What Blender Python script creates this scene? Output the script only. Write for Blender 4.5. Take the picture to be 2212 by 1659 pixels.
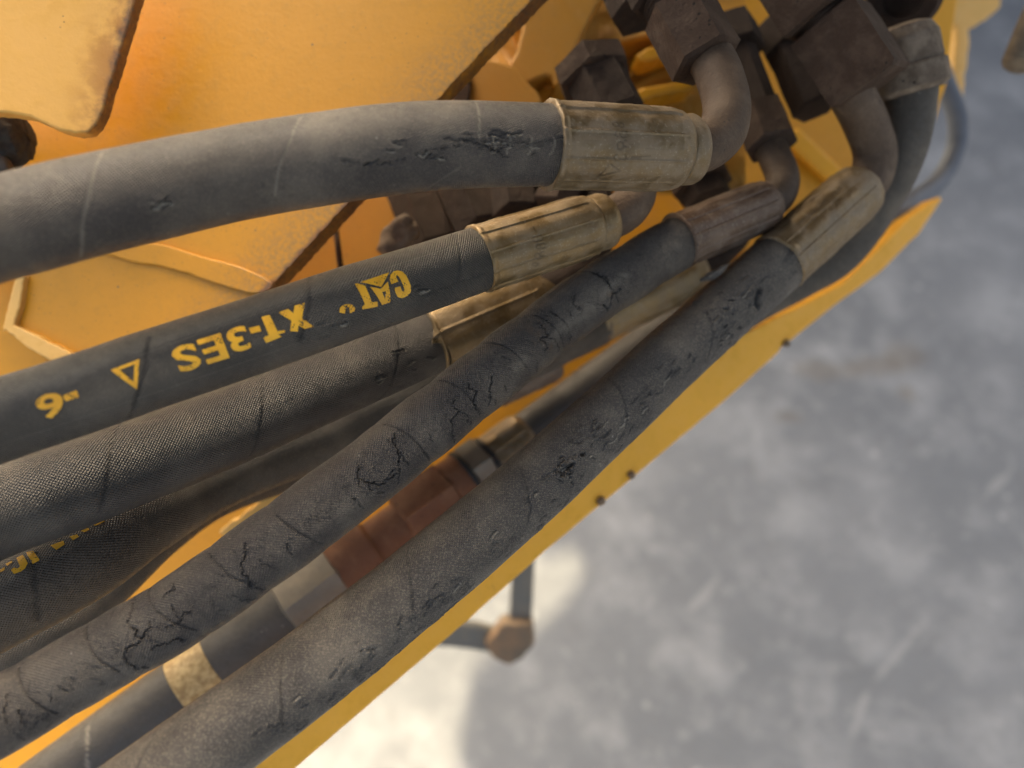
import bpy, bmesh, math
import numpy as np
from mathutils import Vector, Matrix
from mathutils.geometry import tessellate_polygon

R_ = math.radians
scene = bpy.context.scene
for o in list(bpy.data.objects):
    bpy.data.objects.remove(o, do_unlink=True)

# ------------------------------------------------------------------ camera
CAM_Z = 1.0                     # camera height over the concrete
PITCH = 60.0                    # degrees below the horizon
FPX, CX, CY = 1600.0, 1106.0, 829.5   # focal length and centre, in 2212 px wide units
cd = bpy.data.cameras.new('camera')
cam = bpy.data.objects.new('camera', cd)
scene.collection.objects.link(cam)
cam.location = (0, 0, CAM_Z)
cam.rotation_euler = (R_(90 - PITCH), 0, 0)
cd.sensor_width = 36.0
cd.lens = 36.0 * FPX / 2212.0
cd.clip_start, cd.clip_end = 0.005, 200
cd.dof.use_dof = True
cd.dof.focus_distance = 0.19
cd.dof.aperture_fstop = 7.0
scene.camera = cam
CAM = np.array([0, 0, CAM_Z])
FWD = np.array([0, math.cos(R_(PITCH)), -math.sin(R_(PITCH))])
UP = np.array([0, math.sin(R_(PITCH)), math.cos(R_(PITCH))])
RT = np.array([1.0, 0, 0])

# ------------------------------------------------------------------ sky, sun, exposure
SUN_EL, SUN_AZ = 40.0, -8.0     # azimuth from +y towards +x
world = bpy.data.worlds.new('World'); scene.world = world; world.use_nodes = True
wn = world.node_tree.nodes; wl = world.node_tree.links
sky = wn.new('ShaderNodeTexSky'); sky.sky_type = 'NISHITA'; sky.sun_disc = False
sky.sun_elevation = R_(SUN_EL); sky.sun_rotation = R_(SUN_AZ)
sky.air_density = 0.7; sky.dust_density = 8.0; sky.ozone_density = 0.6
bg = wn['Background']; bg.inputs['Strength'].default_value = 0.12
wl.new(sky.outputs['Color'], bg.inputs['Color'])
SUN = np.array([math.sin(R_(SUN_AZ)) * math.cos(R_(SUN_EL)), math.cos(R_(SUN_AZ)) * math.cos(R_(SUN_EL)), math.sin(R_(SUN_EL))])
sd = bpy.data.lights.new('sun', 'SUN'); sd.energy = 2.5; sd.angle = R_(0.5); sd.color = (1, .86, .66)
so = bpy.data.objects.new('sun', sd); scene.collection.objects.link(so)
so.rotation_euler = Vector(-SUN).to_track_quat('-Z', 'Y').to_euler()
scene.view_settings.view_transform = 'Standard'
scene.view_settings.look = 'None'
scene.view_settings.exposure = 2.42
scene.view_settings.gamma = 1.0
scene.view_settings.use_curve_mapping = False
scene.view_settings.use_white_balance = True          # the phone's shade white balance
scene.view_settings.white_balance_temperature = 7700
scene.view_settings.white_balance_tint = 4
scene.cycles.use_denoising = True
scene.cycles.max_bounces = 8
scene.render.film_transparent = False

# ------------------------------------------------------------------ geometry helpers
def W(x, y, d):
    return CAM + d * (FWD + RT * ((x - CX) / FPX) + UP * ((CY - y) / FPX))
def project(P):
    q = np.asarray(P) - CAM
    d = q @ FWD
    return CX + FPX * (q @ RT) / d, CY - FPX * (q @ UP) / d, d
def norm(v):
    return v / (np.linalg.norm(v, axis=-1, keepdims=True) + 1e-12)
def rng(seed):
    return np.random.default_rng(seed)

def mesh_grid(name, V, nu, nv, uv=None, attrs=None, smooth=True):
    """V: (nu*nv,3) grid, row-major in u."""
    me = bpy.data.meshes.new(name)
    i = np.arange((nu - 1) * (nv - 1)); a = (i // (nv - 1)) * nv + i % (nv - 1)
    F = np.stack([a, a + 1, a + nv + 1, a + nv], 1).astype(np.int32)
    me.vertices.add(len(V)); me.vertices.foreach_set('co', V.astype(np.float32).ravel())
    me.loops.add(F.size); me.loops.foreach_set('vertex_index', F.ravel())
    me.polygons.add(len(F))
    me.polygons.foreach_set('loop_start', np.arange(0, F.size, 4, dtype=np.int32))
    me.polygons.foreach_set('use_smooth', np.full(len(F), smooth))
    if uv is not None:
        l = me.uv_layers.new(name='UVMap'); l.data.foreach_set('uv', uv[F.ravel()].astype(np.float32).ravel())
    for k, a_ in (attrs or {}).items():
        at = me.attributes.new(k, 'FLOAT', 'POINT'); at.data.foreach_set('value', a_.astype(np.float32).ravel())
    me.update(calc_edges=True); me.validate()
    return me

def link(name, me, mat=None, parent=None):
    o = bpy.data.objects.new(name, me); scene.collection.objects.link(o)
    if mat is not None and me is not None:
        me.materials.clear(); me.materials.append(mat)
    if parent is not None:
        o.parent = parent
        o.matrix_parent_inverse = Matrix.Translation(-parent.matrix_root) if hasattr(parent, 'matrix_root') else Matrix()
    return o

ROOTS = {}
def thing(name, label, cat, loc, group=None):
    o = bpy.data.objects.new(name, None); scene.collection.objects.link(o)
    o.location = Vector(loc); o.empty_display_size = .01
    o['label'] = label; o['category'] = cat
    if group: o['group'] = group
    return o
def part(name, me, mat, parent, bevel=None, seg=2):
    """meshes are made in world coordinates; shift them into the parent's frame"""
    root = parent; off = Vector((0, 0, 0))
    p = parent
    while p is not None:
        off += p.location; p = p.parent
    me.transform(Matrix.Translation(-off))
    o = bpy.data.objects.new(name, me); scene.collection.objects.link(o)
    me.materials.clear(); me.materials.append(mat)
    o.parent = parent
    if bevel:
        b = o.modifiers.new('bevel', 'BEVEL'); b.width = bevel; b.segments = seg; b.limit_method = 'ANGLE'; b.angle_limit = R_(25)
    return o
def single(name, me, mat, label, cat, group=None, bevel=None):
    c = np.zeros(len(me.vertices) * 3, np.float32); me.vertices.foreach_get('co', c); c = c.reshape(-1, 3).mean(0)
    me.transform(Matrix.Translation(Vector(-c)))
    o = bpy.data.objects.new(name, me); scene.collection.objects.link(o); o.location = Vector(c)
    me.materials.clear(); me.materials.append(mat)
    o['label'] = label; o['category'] = cat
    if group: o['group'] = group
    if bevel:
        b = o.modifiers.new('bevel', 'BEVEL'); b.width = bevel; b.segments = 2; b.limit_method = 'ANGLE'
    return o
def structure(o):
    for k in ('label', 'category', 'group'):
        if k in o and k == 'category': pass
    o['kind'] = 'structure'; return o

def noise2(X, Y, seed, scale=1.0):
    """smooth value noise, -1..1"""
    g = rng(seed).random((256, 256)) * 2 - 1
    x = np.asarray(X) * scale; y = np.asarray(Y) * scale
    xi = np.floor(x).astype(int); yi = np.floor(y).astype(int)
    fx = x - xi; fy = y - yi
    fx = fx * fx * (3 - 2 * fx); fy = fy * fy * (3 - 2 * fy)
    a = g[xi % 256, yi % 256]; b = g[(xi + 1) % 256, yi % 256]; c = g[xi % 256, (yi + 1) % 256]; d = g[(xi + 1) % 256, (yi + 1) % 256]
    return (a * (1 - fx) + b * fx) * (1 - fy) + (c * (1 - fx) + d * fx) * fy

def dist_poly(X, Y, pts):
    best = np.full(X.shape, 1e9)
    for (x0, y0), (x1, y1) in zip(pts[:-1], pts[1:]):
        dx, dy = x1 - x0, y1 - y0; L = dx * dx + dy * dy + 1e-18
        t = np.clip(((X - x0) * dx + (Y - y0) * dy) / L, 0, 1)
        best = np.minimum(best, np.hypot(X - x0 - t * dx, Y - y0 - t * dy))
    return best

def catmull(P, n):
    P = np.asarray(P, float)
    Q = np.vstack([2 * P[0] - P[1], P, 2 * P[-1] - P[-2]])
    out = []
    for i in range(1, len(Q) - 2):
        t = np.linspace(0, 1, n, endpoint=False)[:, None]
        a, b, c, d = Q[i - 1], Q[i], Q[i + 1], Q[i + 2]
        out.append(.5 * ((2 * b) + (-a + c) * t + (2 * a - 5 * b + 4 * c - d) * t ** 2 + (-a + 3 * b - 3 * c + d) * t ** 3))
    out.append(P[-1:])
    return np.vstack(out)

class Tube:
    """swept tube on a smooth path; (s, v) are metres along / around, v = 0 on the outer side"""
    def __init__(self, P, R, ds=.0006, nfront=120, nback=24, prof=None, straight=False, back=100):
        C = np.asarray(P, float) if straight else catmull(P, 40)
        seg = np.linalg.norm(np.diff(C, axis=0), axis=1); S = np.r_[0, np.cumsum(seg)]
        self.L = S[-1]
        n = max(4, int(self.L / ds) + 1)
        s = np.linspace(0, self.L, n)
        if prof is not None:                        # keep the profile's corners sharp
            s = np.unique(np.r_[s, [p[0] * self.L for p in prof]])
            n = len(s)
        C = np.stack([np.interp(s, S, C[:, k]) for k in range(3)], 1)
        T = norm(np.gradient(C, s, axis=0))
        N = CAM[None] - C; N = norm(N - (N * T).sum(1, keepdims=True) * T)
        B = np.cross(T, N)
        self.s, self.C, self.T, self.N, self.B, self.R = s, C, T, N, B, R
        b = R_(back)
        th = np.r_[np.linspace(-math.pi, -b, nback // 2, endpoint=False), np.linspace(-b, b, nfront), np.linspace(b, math.pi, nback // 2 + 1)[1:]]
        self.th = th
        self.S, self.TH = np.meshgrid(s, th, indexing='ij')
        self.V = self.TH * R
        self.h = np.zeros_like(self.S); self.att = {'bare': np.zeros_like(self.S), 'dust': np.zeros_like(self.S), 'rust': np.zeros_like(self.S)}
        self.rs = np.ones(n) if prof is None else np.interp(s / self.L, [p[0] for p in prof], [p[1] for p in prof])
        self.px, self.py, self.pd = project(C)
        q = project(C + B * R); self.ex = q[0] - self.px; self.ey = q[1] - self.py
    def uv(self, x, y):
        i = int(np.argmin((self.px - x) ** 2 + (self.py - y) ** 2))
        e2 = self.ex[i] ** 2 + self.ey[i] ** 2
        off = ((x - self.px[i]) * self.ex[i] + (y - self.py[i]) * self.ey[i]) / e2
        # residual along the axis
        tx = self.px[min(i + 1, len(self.px) - 1)] - self.px[max(i - 1, 0)]; ty = self.py[min(i + 1, len(self.px) - 1)] - self.py[max(i - 1, 0)]
        ds = self.s[min(i + 1, len(self.s) - 1)] - self.s[max(i - 1, 0)]
        al = ((x - self.px[i]) * tx + (y - self.py[i]) * ty) / (tx * tx + ty * ty) * ds
        return self.s[i] + al, math.asin(max(-.98, min(.98, off))) * self.R
    def win(self, pts, m):
        P = np.array(pts)
        i0, i1 = np.searchsorted(self.s, [P[:, 0].min() - m, P[:, 0].max() + m])
        j0, j1 = np.searchsorted(self.th * self.R, [P[:, 1].min() - m, P[:, 1].max() + m])
        return slice(max(i0 - 1, 0), i1 + 1), slice(max(j0 - 1, 0), j1 + 1)
    def stroke(self, pts, width, depth, bare=0., dust=0., pix=True, jag=0., seed=0, lip=0., soft=False):
        """a groove (depth > 0) or ridge along a line; pts in picture px or (s, v)"""
        if pix: pts = [self.uv(*p) for p in pts]
        if soft and len(pts) > 2:
            pts = [tuple(p) for p in catmull(np.array(pts), 6)]; jag = 0
        if jag:
            r = rng(seed); q = [pts[0]]
            for a, b in zip(pts[:-1], pts[1:]):
                L = math.hypot(b[0] - a[0], b[1] - a[1]); k = max(1, int(L / (jag * 2.2)))
                for t in range(1, k + 1):
                    f = t / k
                    q.append((a[0] + (b[0] - a[0]) * f + r.normal() * jag * (f < 1), a[1] + (b[1] - a[1]) * f + r.normal() * jag * (f < 1)))
            pts = q
        w = self.win(pts, width * 3)
        X, Y = self.S[w], self.V[w]
        if X.size == 0: return
        d = dist_poly(X, Y, pts)
        wid = width * (1 + .5 * noise2(X, Y, seed + 7, 900))
        m = np.clip(1 - d / wid, 0, 1); m = m * m * (3 - 2 * m)
        self.h[w] -= depth * m
        if lip: 
            l = np.exp(-((d - 1.3 * wid) / (.5 * wid)) ** 2); self.h[w] += lip * l
        if bare: self.att['bare'][w] = np.maximum(self.att['bare'][w], bare * m)
        if dust: self.att['dust'][w] = np.maximum(self.att['dust'][w], dust * m)
    def mesh(self, name):
        r = self.R * self.rs[:, None] + self.h
        V = self.C[:, None] + r[..., None] * (np.cos(self.TH)[..., None] * self.N[:, None] + np.sin(self.TH)[..., None] * self.B[:, None])
        uv = np.stack([self.S, self.V], -1).reshape(-1, 2)
        return mesh_grid(name, V.reshape(-1, 3), len(self.s), len(self.th), uv, {k: a for k, a in self.att.items()})
    def point(self, s, v, lift=0.):
        """a point on the skin at (s, v), lifted off by lift"""
        s = np.atleast_1d(s); v = np.atleast_1d(v)
        f = lambda A: np.stack([np.interp(s, self.s, A[:, k]) for k in range(3)], 1)
        th = v / self.R
        i = np.clip(np.searchsorted(self.s, s), 0, len(self.s) - 1); j = np.clip(np.searchsorted(self.th, th), 0, len(self.th) - 1)
        r = self.R * np.interp(s, self.s, self.rs) + self.h[i, j] + lift
        N = norm(f(self.N)); B = norm(f(self.B))
        return f(self.C) + r[:, None] * (np.cos(th)[:, None] * N + np.sin(th)[:, None] * B)

def hose_path(pts, R):
    """(x, y, picture radius) -> 3-D centre line for a hose of true radius R"""
    return [W(x, y, R * FPX / r) for x, y, r in pts]

def lathe_tube(P0, P1, R, prof, ds=.0005, nfront=160, nback=60, facets=0, seed=0, ridge=.00035, flat=.0):
    t = Tube([P0, P1], R, ds=ds, nfront=nfront, nback=nback, prof=prof, straight=True)
    if facets:
        ph = (t.TH + seed * .37) / (2 * math.pi) * facets
        f = np.abs(ph - np.round(ph))               # 0 on the line between two dies
        body = ((t.S / t.L > prof[1][0]) & (t.S / t.L < .9)).astype(float)
        jit = 1 + .5 * noise2(np.round(ph), t.S * 0, seed + 3)
        t.h += body * ridge * np.exp(-(f / .035) ** 2) * jit - body * flat * R * np.cos(2 * math.pi * (f)) * .5
        t.h += .00006 * noise2(t.S, t.V, seed, 700) + .0001 * noise2(t.S, t.V, seed + 1, 250)
    return t

def prism(name, P0, P1, R, n=6, twist=0., chamfer=.1, jitter=0., seed=0):
    """n-sided nut between two points; twist 0 turns a flat to the camera"""
    P0, P1 = np.asarray(P0), np.asarray(P1)
    T = norm(P1 - P0); N = CAM - P0; N = norm(N - (N @ T) * T); B = np.cross(T, N)
    L = np.linalg.norm(P1 - P0); c = chamfer * R
    bm = bmesh.new(); rings = []
    for s, r in ((0, R * .86), (c * .6, R), (L - c * .6, R), (L, R * .86)):
        ring = []
        for k in range(n):
            a = twist + (k + .5) * 2 * math.pi / n
            ring.append(bm.verts.new(P0 + T * s + r * (math.cos(a) * N + math.sin(a) * B)))
        rings.append(ring)
    for a, b in zip(rings[:-1], rings[1:]):
        for k in range(n):
            bm.faces.new((a[k], a[(k + 1) % n], b[(k + 1) % n], b[k]))
    bm.faces.new(rings[0][::-1]); bm.faces.new(rings[-1])
    bmesh.ops.recalc_face_normals(bm, faces=bm.faces)
    if jitter:
        bmesh.ops.subdivide_edges(bm, edges=bm.edges, cuts=9, use_grid_fill=True)
        co = np.array([v.co[:] for v in bm.verts]); q = co * 260
        g = noise2(q[:, 0] + q[:, 2], q[:, 1] - q[:, 2] * .7, seed, 1.) + .8 * noise2(q[:, 0] - q[:, 2], q[:, 1] + q[:, 2], seed + 1, 3.1)
        ax = P0 + ((co - P0) @ T)[:, None] * T
        co = co + norm(co - ax) * (g * jitter)[:, None]
        for v, c_ in zip(bm.verts, co): v.co = c_
    me = bpy.data.meshes.new(name); bm.to_mesh(me); bm.free()
    return me

class Plane:
    """a flat sheet through three picture points with depths"""
    def __init__(self, a, b, c):
        A = np.array([[p[0], p[1], 1] for p in (a, b, c)]); self.k = np.linalg.solve(A, [1 / p[2] for p in (a, b, c)])
        n = norm(np.cross(W(*b) - W(*a), W(*c) - W(*a)))
        self.n = n if n @ FWD > 0 else -n           # points away from the camera
    def d(self, x, y): return 1 / (self.k[0] * x + self.k[1] * y + self.k[2])
    def at(self, x, y): return W(x, y, self.d(x, y))

def plate(name, pl, poly, thick, rough=0., step=14, seed=0, smooth=0):
    """polygon cut from a flat sheet, with a real thickness and slightly uneven edge"""
    pts = [np.array(p, float) for p in poly]
    if smooth:                                       # round the corners
        for _ in range(smooth):
            q = []
            for i in range(len(pts)):
                a, b = pts[i], pts[(i + 1) % len(pts)]; q += [a * .75 + b * .25, a * .25 + b * .75]
            pts = q
    if rough:
        q = []; r = rng(seed)
        for i in range(len(pts)):
            a, b = pts[i], pts[(i + 1) % len(pts)]; L = np.linalg.norm(b - a); k = max(1, int(L / step))
            nrm = np.array([-(b - a)[1], (b - a)[0]]) / (L + 1e-9)
            for t in range(k):
                q.append(a + (b - a) * t / k + nrm * r.normal() * rough)
        pts = q
    F = [Vector(pl.at(*p)) for p in pts]
    off = Vector(pl.n * thick)
    bm = bmesh.new()
    a = [bm.verts.new(v) for v in F]; b = [bm.verts.new(v + off) for v in F]
    for t in tessellate_polygon([F]):
        for ring, fl in ((a, 0), (b, 1)):
            try: bm.faces.new([ring[i] for i in (t if not fl else t[::-1])])
            except ValueError: pass
    for i in range(len(F)):
        j = (i + 1) % len(F); bm.faces.new((a[i], b[i], b[j], a[j]))
    bmesh.ops.recalc_face_normals(bm, faces=bm.faces)
    bmesh.ops.dissolve_limit(bm, angle_limit=R_(1), verts=bm.verts[:], edges=bm.edges[:])
    me = bpy.data.meshes.new(name); bm.to_mesh(me); bm.free()
    return me

def decal(name, tube, polys, lift=.00012, cut=.0008):
    """flat print wrapped on a tube; polys in picture px"""
    bm = bmesh.new()
    for poly in polys:
        uv = [Vector((*tube.uv(x, y), 0)) for x, y in poly]
        vs = [bm.verts.new(p) for p in uv]
        for t in tessellate_polygon([uv]):
            try: bm.faces.new([vs[i] for i in t])
            except ValueError: pass
    for _ in range(5):
        es = [e for e in bm.edges if e.calc_length() > cut]
        if not es: break
        bmesh.ops.subdivide_edges(bm, edges=es, cuts=1)
        bmesh.ops.triangulate(bm, faces=bm.faces[:])
    bm.verts.ensure_lookup_table()
    P = np.array([v.co[:] for v in bm.verts])
    Q = tube.point(P[:, 0], P[:, 1], lift)
    uvl = bm.loops.layers.uv.new('UVMap')
    for f in bm.faces:
        for l in f.loops: l[uvl].uv = P[l.vert.index][:2]
        f.smooth = True
    for v, q in zip(bm.verts, Q): v.co = q
    c = tube.C[len(tube.C) // 2]
    bm.normal_update()
    for f in bm.faces:
        if f.normal.dot(Vector(CAM) - f.calc_center_median()) < 0: f.normal_flip()
    me = bpy.data.meshes.new(name); bm.to_mesh(me); bm.free()
    return me

# ------------------------------------------------------------------ materials
class NT:
    def __init__(self, name):
        self.m = bpy.data.materials.new(name); self.m.use_nodes = True
        self.t = self.m.node_tree; self.b = self.t.nodes['Principled BSDF']
        self.co = self.n('ShaderNodeTexCoord')
    def n(self, ty, **kw):
        x = self.t.nodes.new(ty)
        for k, v in kw.items():
            setattr(x, k, v)
        return x
    def put(self, sock, v):
        if v is None: return
        if isinstance(v, bpy.types.NodeSocket): self.t.links.new(v, sock)
        else: sock.default_value = v
    def math(self, op, a, b=None, c=None, clamp=False):
        x = self.n('ShaderNodeMath', operation=op); x.use_clamp = clamp
        self.put(x.inputs[0], a); self.put(x.inputs[1], b)
        if c is not None: self.put(x.inputs[2], c)
        return x.outputs[0]
    def noise(self, scale, detail=4, rough=.55, vec=None, dist=0.):
        x = self.n('ShaderNodeTexNoise'); x.inputs['Scale'].default_value = scale; x.inputs['Detail'].default_value = detail
        x.inputs['Roughness'].default_value = rough; x.inputs['Distortion'].default_value = dist
        self.put(x.inputs['Vector'], vec or self.co.outputs['Object'])
        return x.outputs['Fac']
    def vor(self, scale, feature='F1', vec=None, rnd=1.):
        x = self.n('ShaderNodeTexVoronoi'); x.feature = feature; x.inputs['Scale'].default_value = scale; x.inputs['Randomness'].default_value = rnd
        self.put(x.inputs['Vector'], vec or self.co.outputs['Object'])
        return x.outputs['Distance']
    def ramp(self, v, lo, hi, a=0., b=1.):
        x = self.n('ShaderNodeMapRange'); x.interpolation_type = 'SMOOTHSTEP'
        self.put(x.inputs[0], v); x.inputs[1].default_value = lo; x.inputs[2].default_value = hi; x.inputs[3].default_value = a; x.inputs[4].default_value = b
        return x.outputs[0]
    def mix(self, f, a, b):
        x = self.n('ShaderNodeMix', data_type='RGBA')
        self.put(x.inputs[0], f)
        for s, v in ((x.inputs[6], a), (x.inputs[7], b)):
            self.put(s, (*v, 1) if isinstance(v, tuple) and len(v) == 3 else v)
        return x.outputs[2]
    def attr(self, name):
        x = self.n('ShaderNodeAttribute'); x.attribute_name = name; return x.outputs['Fac']
    def bump(self, h, dist, strength=1., nrm=None):
        x = self.n('ShaderNodeBump'); x.inputs['Strength'].default_value = strength; x.inputs['Distance'].default_value = dist
        self.put(x.inputs['Height'], h); self.put(x.inputs['Normal'], nrm)
        return x.outputs[0]
    def scaled(self, sx, sy, sz, src='Object'):
        x = self.n('ShaderNodeMapping'); x.inputs['Scale'].default_value = (sx, sy, sz)
        self.t.links.new(self.co.outputs[src], x.inputs[0]); return x.outputs[0]
    def uvsep(self):
        x = self.n('ShaderNodeSeparateXYZ'); self.t.links.new(self.co.outputs['UV'], x.inputs[0]); return x.outputs[0], x.outputs[1]
    def done(self, col, rough=.6, metal=0., spec=.5, nrm=None):
        self.put(self.b.inputs['Base Color'], (*col, 1) if isinstance(col, tuple) else col)
        self.put(self.b.inputs['Roughness'], rough); self.put(self.b.inputs['Metallic'], metal)
        self.put(self.b.inputs['Specular IOR Level'], spec)
        if nrm is not None: self.t.links.new(nrm, self.b.inputs['Normal'])
        return self.m

def rubber(name, base=(.045, .044, .045), dustc=(.27, .225, .17), dust=.35, pitch=.00085, twill=0., fuzz=.5, weave=.6, rough=.44):
    k = NT(name); s, v = k.uvsep()
    w = 2 * math.pi / pitch
    a = k.math('ADD', k.math('MULTIPLY', s, w), k.math('MULTIPLY', v, w * twill))
    b = k.math('SUBTRACT', k.math('MULTIPLY', v, w), k.math('MULTIPLY', s, w * twill))
    wv = k.math('MULTIPLY', k.math('SINE', a), k.math('SINE', b))
    fine = k.noise(2300, 3, .6); mid = k.noise(420, 4, .6); big = k.noise(55, 5, .6); strk = k.noise(1, 4, .6, k.scaled(90, 900, 1, 'UV'))
    f1 = k.ramp(big, .42, .72); f2 = k.ramp(fine, .47, .66)
    dm = k.math('MULTIPLY', k.math('ADD', k.math('MULTIPLY', f1, .75), k.math('MULTIPLY', f2, fuzz * 1.35)), dust, clamp=True)
    patch = k.ramp(big, .35, .7)
    dm = k.math('ADD', dm, k.math('MULTIPLY', k.ramp(wv, .2, .9), k.math('MULTIPLY', patch, .16 * weave)))
    col = k.mix(dm, base, dustc)
    col = k.mix(k.ramp(strk, .62, .75, 0, .25), col, tuple(c * 1.9 for c in base))
    col = k.mix(k.ramp(mid, .25, .42, .45, 0.), col, tuple(c * .55 for c in base))
    spk = k.ramp(k.vor(330), .05, .12, 1, 0); spk = k.math('MULTIPLY', spk, k.ramp(k.noise(120, 2), .58, .68))
    col = k.mix(k.math('MULTIPLY', spk, .6), col, (.42, .38, .32))
    col = k.mix(k.attr('rust'), col, (.17, .10, .055))
    col = k.mix(k.attr('bare'), col, (.010, .009, .009))
    col = k.mix(k.attr('dust'), col, (.40, .35, .27))
    h = k.math('ADD', k.math('MULTIPLY', wv, weave), k.math('ADD', k.math('MULTIPLY', fine, fuzz * 1.6), k.math('MULTIPLY', mid, .8)))
    nr = k.bump(h, .00032, 1.)
    rg = k.ramp(mid, .3, .7, rough - .08, rough + .12)
    return k.done(col, rg, 0, .55, nr)

def zinc(name, base=(.185, .126, .064), dustc=(.225, .165, .104), dark=(.075, .050, .030), metal=.55, rough=.42):
    k = NT(name)
    n1 = k.noise(160, 6, .65); n2 = k.noise(1300, 3, .6); n3 = k.noise(60, 4); st = k.noise(1, 3, .5, k.scaled(60, 2600, 1, 'UV'))
    col = k.mix(k.ramp(n1, .4, .62), base, dustc)
    col = k.mix(k.ramp(n3, .5, .72, 0, .32), col, dark)
    col = k.mix(k.ramp(n2, .55, .75, 0, .45), col, (.40, .34, .25))
    col = k.mix(k.ramp(st, .58, .75, 0, .35), col, dark)
    col = k.mix(k.attr('bare'), col, (.045, .032, .02))
    col = k.mix(k.attr('dust'), col, (.46, .39, .28))
    nr = k.bump(k.math('ADD', k.math('MULTIPLY', n2, .7), n1), .00018, .8)
    return k.done(col, k.ramp(n1, .35, .65, rough - .08, rough + .22), k.ramp(n1, .4, .65, metal, metal * .45), .4, nr)

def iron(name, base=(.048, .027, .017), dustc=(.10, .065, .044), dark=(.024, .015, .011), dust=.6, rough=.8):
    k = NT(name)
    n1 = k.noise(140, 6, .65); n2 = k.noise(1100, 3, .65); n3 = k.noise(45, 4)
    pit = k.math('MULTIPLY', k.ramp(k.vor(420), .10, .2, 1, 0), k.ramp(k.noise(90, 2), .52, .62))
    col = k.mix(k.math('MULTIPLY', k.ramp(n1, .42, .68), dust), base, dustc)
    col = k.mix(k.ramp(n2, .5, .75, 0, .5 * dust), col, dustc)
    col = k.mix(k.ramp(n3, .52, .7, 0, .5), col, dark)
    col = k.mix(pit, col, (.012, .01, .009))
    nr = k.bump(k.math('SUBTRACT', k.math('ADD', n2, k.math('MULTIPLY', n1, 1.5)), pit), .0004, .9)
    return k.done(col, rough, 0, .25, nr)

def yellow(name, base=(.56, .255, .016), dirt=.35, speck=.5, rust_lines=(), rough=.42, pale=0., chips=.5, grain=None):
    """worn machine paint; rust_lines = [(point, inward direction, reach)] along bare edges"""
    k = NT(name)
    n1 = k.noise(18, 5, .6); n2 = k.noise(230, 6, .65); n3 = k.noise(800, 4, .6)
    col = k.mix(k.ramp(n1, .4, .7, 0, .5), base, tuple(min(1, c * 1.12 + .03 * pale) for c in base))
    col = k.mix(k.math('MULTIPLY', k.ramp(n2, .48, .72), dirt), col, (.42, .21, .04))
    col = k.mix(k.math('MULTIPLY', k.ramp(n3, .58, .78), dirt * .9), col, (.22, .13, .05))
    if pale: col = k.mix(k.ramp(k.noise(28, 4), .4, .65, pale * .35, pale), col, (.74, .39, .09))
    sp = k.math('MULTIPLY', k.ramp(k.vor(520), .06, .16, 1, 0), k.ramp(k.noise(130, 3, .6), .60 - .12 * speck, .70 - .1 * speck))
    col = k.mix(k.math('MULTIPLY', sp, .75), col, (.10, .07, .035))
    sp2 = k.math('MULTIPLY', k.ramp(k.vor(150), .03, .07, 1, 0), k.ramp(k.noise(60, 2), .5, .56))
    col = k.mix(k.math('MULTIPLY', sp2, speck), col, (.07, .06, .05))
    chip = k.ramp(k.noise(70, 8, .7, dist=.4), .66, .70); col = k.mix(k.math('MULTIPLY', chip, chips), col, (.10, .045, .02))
    rr = None
    for p, n, reach, wd in rust_lines:
        g = k.n('ShaderNodeNewGeometry')
        sub = k.n('ShaderNodeVectorMath', operation='SUBTRACT'); k.t.links.new(g.outputs['Position'], sub.inputs[0]); sub.inputs[1].default_value = tuple(p)
        dt = k.n('ShaderNodeVectorMath', operation='DOT_PRODUCT'); k.t.links.new(sub.outputs[0], dt.inputs[0]); dt.inputs[1].default_value = tuple(n)
        dn = k.math('SUBTRACT', dt.outputs['Value'], k.math('MULTIPLY', k.math('SUBTRACT', k.noise(130, 6, .7), .5), reach * 3.2))
        m = k.ramp(dn, 0, reach, 1, 0)
        wide = k.ramp(k.math('SUBTRACT', dt.outputs['Value'], k.math('MULTIPLY', k.math('SUBTRACT', k.noise(60, 4, .6), .5), wd * .65)), 0, wd, 1., 0)
        col = k.mix(k.math('MULTIPLY', wide, k.ramp(n3, .36, .62, .15, .8) if grain is None else k.ramp(k.noise(grain, 4, .6), .38, .6, .05, .85)), col, (.30, .165, .05) if grain is None else (.40, .17, .04))
        col = k.mix(k.math('MULTIPLY', m, .9), col, k.mix(k.ramp(n3, .4, .65), (.20, .085, .035), (.10, .06, .04)))
    nr = k.bump(k.math('ADD', k.math('MULTIPLY', n3, .35), n2), .00025, .7)
    return k.done(col, k.ramp(n2, .3, .7, rough - .06, rough + .2), 0, .45, nr)

def plain(name, c1, c2, scale=120, rough=.6, metal=0., bump=.0002, spec=.4):
    k = NT(name); n1 = k.noise(scale, 5, .6); n2 = k.noise(scale * 8, 3)
    return k.done(k.mix(k.ramp(n1, .35, .65), c1, c2), rough, metal, spec, k.bump(k.math('ADD', n1, k.math('MULTIPLY', n2, .4)), bump, .8))

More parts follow.
